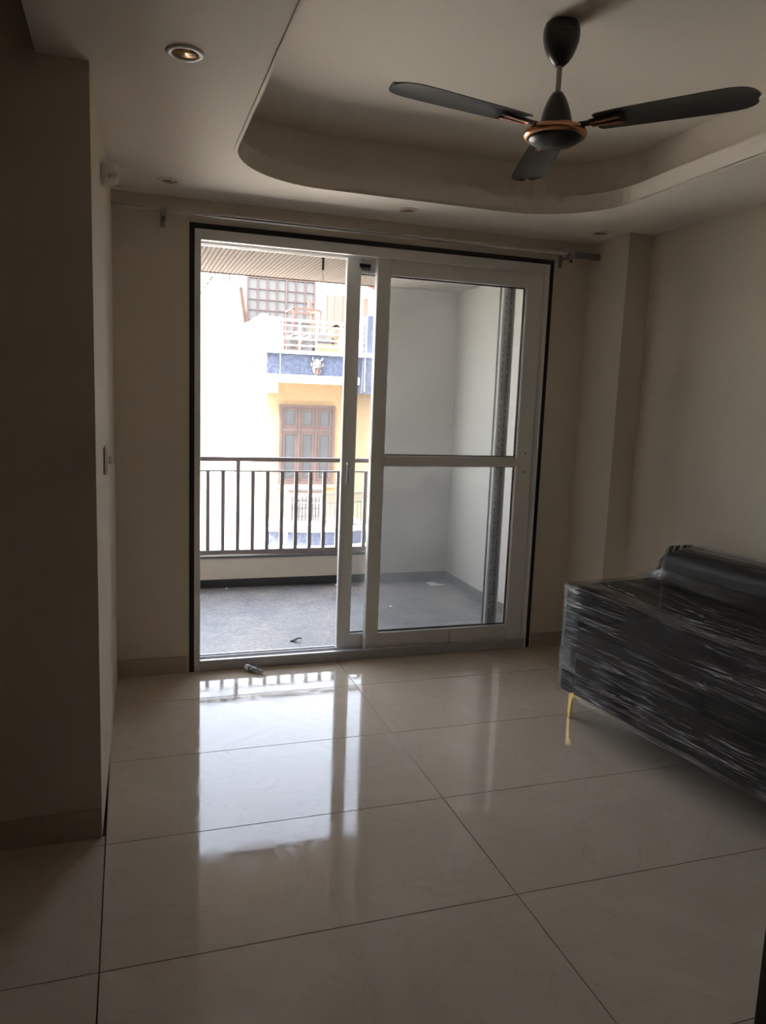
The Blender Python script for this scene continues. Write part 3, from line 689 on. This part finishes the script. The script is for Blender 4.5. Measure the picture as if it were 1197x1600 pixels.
# overhang with the blue band
MB().box((2.20,13.2,1.53),(2.44,15.2,1.85)).build('overhang_bracket', 'white', H)
MB().box((2.44,13.2,1.72),(3.90,14,1.85)).build('overhang_ledge', 'white', H)
MB().box((2.20,13.22,1.85),(9,18,2.2)).build('terrace_slab', 'white', H)
MB().box((2.245,13.19,1.85),(3.92,13.22,2.2)).build('mosaic_band', 'mosaic', H)
MB().box((2.20,13.13,2.2),(3.92,13.40,2.255)).build('coping', 'white', H)
MB().box((2.19,13.2,2.255),(2.47,13.42,2.80)).build('corner_pier', 'white', H)
MB().box((2.20,13.42,2.2),(2.32,17.99,2.80)).build('side_parapet', 'white', H)
MB().box((2.19,13.42,2.80),(2.34,17.99,2.86)).build('parapet_coping', 'stained', H)
MB().box((2.192,13.44,2.50),(2.2,17.6,2.80)).build('stain_strip', 'stained', H)
MB().box((2.47,13.185,1.85),(2.478,13.195,2.2)).build('band_joint', 'white', H)
MB().box((3.92,13.10,1.57),(9,13.9,2.2)).build('mosaic_band', 'mosaic', H)
MB().box((3.90,13.05,2.2),(9,13.9,2.27)).build('coping', 'white', H)
MB().box((3.99,13.12,2.27),(4.9,13.5,2.92)).build('mosaic_pier', 'mosaic', H)
MB().box((3.955,13.09,1.60),(3.965,13.10,2.2)).build('band_joint', 'white', H)
# brown window
W0, W1, WZ0, WZ1 = 2.62, 3.66, -.14, 1.33
win = MB().box((W0,13.93,WZ0),(W1,14.02,WZ0+.06)).box((W0,13.93,WZ1-.06),(W1,14.02,WZ1)).box((W0,13.93,WZ0+.06),(W0+.05,14.02,WZ1-.06)).box((W1-.05,13.93,WZ0+.06),(W1,14.02,WZ1-.06)).build('window', 'brown', H)
for x in (W0+.345, W0+.665): MB().box((x,13.93,WZ0+.06),(x+.04,14.02,WZ1-.06)).build('mullion', 'brown', win)
MB().box((W0+.05,13.935,.84),(W1-.05,14.015,.90)).build('transom', 'brown', win)
for (xa, xb) in ((W0+.05,W0+.345),(W0+.385,W0+.665),(W0+.705,W1-.05)):
    for (za, zb) in ((.90,WZ1-.06),(WZ0+.06,.84)):
        g = .055
        sfr = MB().box((xa,13.945,za),(xb,13.975,za+g)).box((xa,13.945,zb-g),(xb,13.975,zb)).box((xa,13.945,za+g),(xa+g,13.975,zb-g)).box((xb-g,13.945,za+g),(xb,13.975,zb-g))
        sfr.build('sash', 'brown', win)
        MB().box((xa+g,13.962,za+g),(xb-g,13.968,zb-g)).build('pane', 'pane', win)
    MB().bar((xa+.09,13.94,.02),(xb-.09,13.94,.06),.008,.012).build('stay', 'iron', win)
MB().box((W0-.03,13.90,WZ0-.05),(W1+.03,14.0,WZ0)).build('window_sill', 'cream', H)
# lower balcony, bowed outwards
def bow(x): return 13.0 - .22*math.sin(PI*min(1,max(0,(x-2.24)/(4.1-2.24))))
BX = [2.24+(4.1-2.24)*i/16 for i in range(17)]
def slab(z0, z1, e): return [(x, bow(x)-e) for x in BX] + [(4.1,14),(2.24,14)]
MB().prism(slab(0,0,.06), -.83, -.77).build('balcony_floor', 'white', H)
MB().prism(slab(0,0,.0), -1.08, -.83).build('balcony_band', 'mosaic', H)
MB().prism(slab(0,0,.05), -1.35, -1.08).build('balcony_base', 'white', H)
gr = MB().tube([(2.24,13.95,-.17)]+[(x,bow(x)+.03,-.17) for x in BX], .014, 6).build('balustrade', 'iron', H)
for z, r in ((-.335,.010),(-.74,.012)): MB().tube([(2.24,13.95,z)]+[(x,bow(x)+.03,z) for x in BX], r, 6).build('rail', 'iron', gr)
x = 2.28
while x < 4.08:
    MB().bar((x,bow(x)+.03,-.74),(x,bow(x)+.03,-.335),.016,.016).build('baluster', 'iron', gr); x += .075
lat = MB(); x = 2.25
while x < 4.02:
    for (a, b) in ((-.335,-.17),(-.17,-.335)): lat.bar((x,bow(x)+.03,a),(x+.075,bow(x+.075)+.03,b),.008,.008)
    x += .0375
tag(lat.build('lattice', 'iron', gr), kind='stuff')
sid = MB()
for i in range(7):
    y = 13.12+i*.13
    sid.tube([(2.24,y+.055*math.cos(a),-.53+.17*math.sin(a)) for a in [2*PI*j/14 for j in range(15)]], .009, 5)
sid.build('scroll_panel', 'iron', gr)
# big multi-pane window on the upper storey
UX0, UX1, UZ0, UZ1, NC, NR = 2.60, 4.135, 2.93, 4.09, 7, 5
uw = MB().box((UX0-.03,17.93,UZ0-.03),(UX1+.03,18.0,UZ0)).box((UX0-.03,17.93,UZ1),(UX1+.03,18.0,UZ1+.03)).box((UX0-.03,17.93,UZ0),(UX0-.013,18.0,UZ1)).box((UX1+.013,17.93,UZ0),(UX1+.03,18.0,UZ1)).build('window', 'mullion', H)
for i in range(NC+1):
    x = lerp(UX0,UX1,i/NC); w = .022 if i == 4 else .013
    MB().box((x-w,17.93,UZ0),(x+w,18.0,UZ1)).build('mullion', 'mullion', uw)
for j in range(1,NR):
    z = lerp(UZ0,UZ1,j/NR); MB().box((UX0,17.935,z-.012),(UX1,17.99,z+.012)).build('glazing_bar', 'mullion', uw)
pm = MB().box((.014,0,.013),((UX1-UX0)/NC-.014,.008,(UZ1-UZ0)/NR-.013)).mesh('pane', M['frosted'])
for i in range(NC):
    for j in range(NR):
        o = bpy.data.objects.new('pane', pm); COL.objects.link(o); o.parent = uw
        o.location = Vector((lerp(UX0,UX1,i/NC), 17.965, lerp(UZ0,UZ1,j/NR))) - Vector((4.5,14,-4))
MB().box((4.20,17.96,2.2),(9,18.0,4.3)).build('upper_panel', 'white', H)
dr = MB().box((4.42,17.93,2.25),(4.98,17.97,3.86)).build('door', 'salmon', H)
for x in (4.42, 4.60, 4.79, 4.97): MB().box((x-.012,17.915,2.25),(x+.012,17.93,3.86)).build('batten', 'salmon', dr)
MB().tube([(4.60,17.7,2.3),(4.60,17.7,4.4)], .015, 6).build('pipe', 'salmon', H)
MB().tube([(4.25,17.7,4.03),(5.3,17.7,4.05)], .010, 6).build('pipe', 'salmon', H)
MB().extr([(5.15,17.2,4.16),(5.9,17.2,3.85),(5.9,17.2,4.5),(5.15,17.2,4.5)], (0,.5,0)).build('awning', 'red', H)
MB().box((5.32,17.9,2.3),(5.44,17.97,3.83)).build('shutter', 'salmon', H)
# terrace railing of white bars
tr_ = MB().bar((2.48,13.28,2.77),(3.98,13.28,2.77),.03,.03).build('terrace_railing', 'bars', H)
for z in (2.68, 2.57, 2.46, 2.35): MB().tube([(2.48,13.28,z),(3.98,13.28,z)], .011, 6).build('rail', 'bars', tr_)
for x in (2.52, 2.82, 3.12, 3.55, 3.95): MB().bar((x,13.29,2.255),(x,13.29,2.77),.022,.022).build('post', 'bars', tr_)

# things on and around the terrace
la = thing('ladder', (2.56, 13.5, 2.2), 'rusty short ladder leaning behind the white terrace pier', 'ladder')
for x in (2.515, 2.60): MB().bar((x,13.48,2.2),(x,13.60,2.83),.016,.016).build('rail', 'rust', la)
for k in range(8): MB().bar((2.515,13.49+.013*k,2.26+.07*k),(2.60,13.49+.013*k,2.26+.07*k),.010,.010).build('rung', 'rust', la)
tb = thing('table_frame', (3.22, 15.1, 2.2), 'bare wooden table frame without a top standing on the terrace', 'table')
tx0, tx1, ty0, ty1, tz = 2.98, 3.50, 14.7, 15.4, 3.12
for x in (tx0,tx1):
    for y in (ty0,ty1): MB().bar((x,y,2.2),(x+.02,y,tz),.03,.03).build('leg', 'rust', tb)
for a, b in (((tx0,ty0),(tx1,ty0)),((tx0,ty1),(tx1,ty1)),((tx0,ty0),(tx0,ty1)),((tx1,ty0),(tx1,ty1))): MB().bar((*a,tz),(*b,tz),.03,.035).build('apron', 'rust', tb)
def loose(name, p, q, w, h, m, label, cat, grp=None):
    mb = MB().bar(p, q, w, h); o = mb.build(name, m, center=True); return tag(o, label, cat, grp)
loose('plank', (3.78,15.6,2.2), (3.60,16.1,3.45), .07, .03, 'rust', 'weathered brown plank leaning up beside the salmon door', 'plank')
loose('plank', (2.62,17.5,2.2), (2.42,17.85,3.85), .10, .03, 'rust', 'rusty plank leaning on the white upper wall left of the many-paned window', 'plank')
def crate(name, a, b, m, label, cat, slats=3):
    t = thing(name, ((a[0]+b[0])/2,(a[1]+b[1])/2,a[2]), label, cat)
    MB().box(a, b).build('body', m, t, bevel=.008)
    for k in range(slats):
        z = lerp(a[2], b[2], (k+.5)/slats); MB().box((a[0]-.004,a[1]-.012,z-.02),(b[0]+.004,a[1],z+.02)).build('slat', m, t)
    return t
crate('wooden_crate', (2.72,13.55,2.2), (3.10,13.95,2.52), 'grey', 'grey wooden crate behind the terrace railing', 'crate')
crate('cardboard_box', (3.18,13.6,2.2), (3.62,14.0,2.42), 'plaster', 'tan box behind the terrace railing', 'box', 1)
crate('tin_trunk', (3.18,14.05,2.2), (3.60,14.4,2.62), 'grey', 'dull metal trunk behind the tan box', 'trunk', 2)
for i, (p, q, m, lb) in enumerate((((2.75,13.44,2.23),(2.95,13.50,2.50),'rust','short brown board propped on the grey crate'), ((3.62,13.5,2.21),(3.72,13.6,2.62),'rust','rust-coloured board standing beside the tan box'),
        ((3.15,14.20,2.637),(3.61,14.25,2.637),'plaster','tan board laid flat on the metal trunk'), ((3.70,13.98,2.225),(3.82,14.10,2.74),'salmon','salmon board leaning on the tall tan crate'))):
    loose('board', p, q, .12 if i > 1 else .06, .03, m, lb, 'board')
def sheet(x0, x1, y0, y1, z, m, lb, amp):
    fn = lambda u, v: (lerp(x0,x1,u), lerp(y0,y1,v), z+amp*math.sin(u*9)*math.cos(v*3)+.03*u)
    o = MB().grid(fn, 24, 4).build('folded_sheet', m, center=True); so_ = o.modifiers.new('s', 'SOLIDIFY'); so_.thickness = .012; tag(o, lb, 'sheet')
sheet(2.74,3.08,13.57,13.93,2.545,'bars','crinkled white sheet lying on the grey crate',.012)
crate('wooden_crate', (3.66,14.2,2.2), (3.96,14.6,2.76), 'plaster', 'tall tan crate standing near the blue mosaic pier', 'crate')
sheet(3.64,3.98,14.2,14.6,2.805,'rust','crinkled rusty sheet lying on the tall tan crate',.03)

# grotesque wall mask on the blue band
mk = thing('wall_mask', (3.115, 13.18, 1.84), 'white grimacing horned wall mask with red tongue on the blue band', 'mask')
fm = MB().lathe([(.0001,-.055),(.045,-.048),(.075,-.032),(.092,-.010),(.095,.009)], (0,0,0), 24, 'y')
fm.v = [(3.115+p[0]*.92, 13.181+p[1], 2.0+p[2]*1.45) for p in fm.v]; fm.build('face', 'mask', mk, smooth=True)
for s_ in (-1, 1):
    MB().tube([(3.115+s_*.05,13.16,2.09),(3.115+s_*.085,13.15,2.125),(3.115+s_*.088,13.145,2.165)], [.020,.014,.003], 8).build('horn', 'mask', mk, smooth=True)
    ey = MB().lathe([(.0001,-.022),(.014,-.014),(.020,0)], (3.115+s_*.036,13.147,2.03), 12, 'y').build('eye', 'maskdark', mk, smooth=True)
    MB().tube([(3.115+s_*.012,13.12,1.975),(3.115+s_*.05,13.125,1.955),(3.115+s_*.085,13.15,2.0)], [.010,.012,.003], 8).build('moustache', 'maskdark', mk, smooth=True)
    MB().tube([(3.115+s_*.09,13.17,2.0),(3.115+s_*.105,13.165,2.03),(3.115+s_*.10,13.165,2.07)], [.018,.016,.005], 8).build('ear', 'mask', mk, smooth=True)
MB().lathe([(.0001,-.03),(.02,-.02),(.03,0)], (3.115,13.135,1.995), 12, 'y').build('nose', 'mask', mk, smooth=True)
MB().lathe([(.0001,-.006),(.042,-.004),(.046,.02)], (3.115,13.142,1.925), 16, 'y').build('mouth', 'maskdark', mk, smooth=True)
MB().tube([(3.115,13.145,1.935),(3.115,13.125,1.905),(3.115,13.128,1.865)], [.020,.022,.008], 10).build('tongue', 'maskred', mk, smooth=True)

# air cooler behind the lower balustrade
ac = thing('air_cooler', (2.96, 13.35, -.77), 'boxy air cooler with dark top behind the wrought iron balustrade', 'air cooler')
MB().box((2.68,13.15,-.77),(3.24,13.55,-.22)).build('body', 'white', ac, bevel=.01)
MB().box((2.62,13.08,-.16),(3.28,13.62,-.12)).build('lid', 'grey', ac)
MB().box((2.66,13.12,-.22),(3.26,13.58,-.16)).build('trim', 'salmon', ac)
for k in range(9): MB().box((2.71+k*.06,13.135,-.70),(2.735+k*.06,13.15,-.27)).build('grille_bar', 'iron', ac)
for k in range(3): MB().box((2.70,13.13,-.62+k*.14),(3.22,13.137,-.60+k*.14)).build('grille_bar', 'iron', ac)
# tangle of cables under the lower balcony
ct = MB()
for i in range(5):
    x0 = 2.1+.05*i; ct.tube([(x0+.9*t, 12.70-.04*i, -1.33+.16*math.sin(PI*t)*(1+.2*i)-.05*i*t) for t in [j/12 for j in range(13)]], .006, 5)
for i in range(4): ct.tube([(2.46+.03*i, 12.70, -.80),(2.47+.025*i,12.69,-1.0),(2.50-.03*i,12.68,-1.15)], .005, 5)
tag(ct.build('cable_tangle', 'cable', center=True), 'tangle of pale cables strung below the bowed balcony', 'cables')
tag(MB().tube([(2.16,13.9,2.75),(2.15,14.4,2.3),(2.15,14.6,2.05)], [.008,.008,.015], 5).build('hanging_cable', 'maskdark', center=True), 'thin dark cable hanging down the stained white parapet', 'cable')
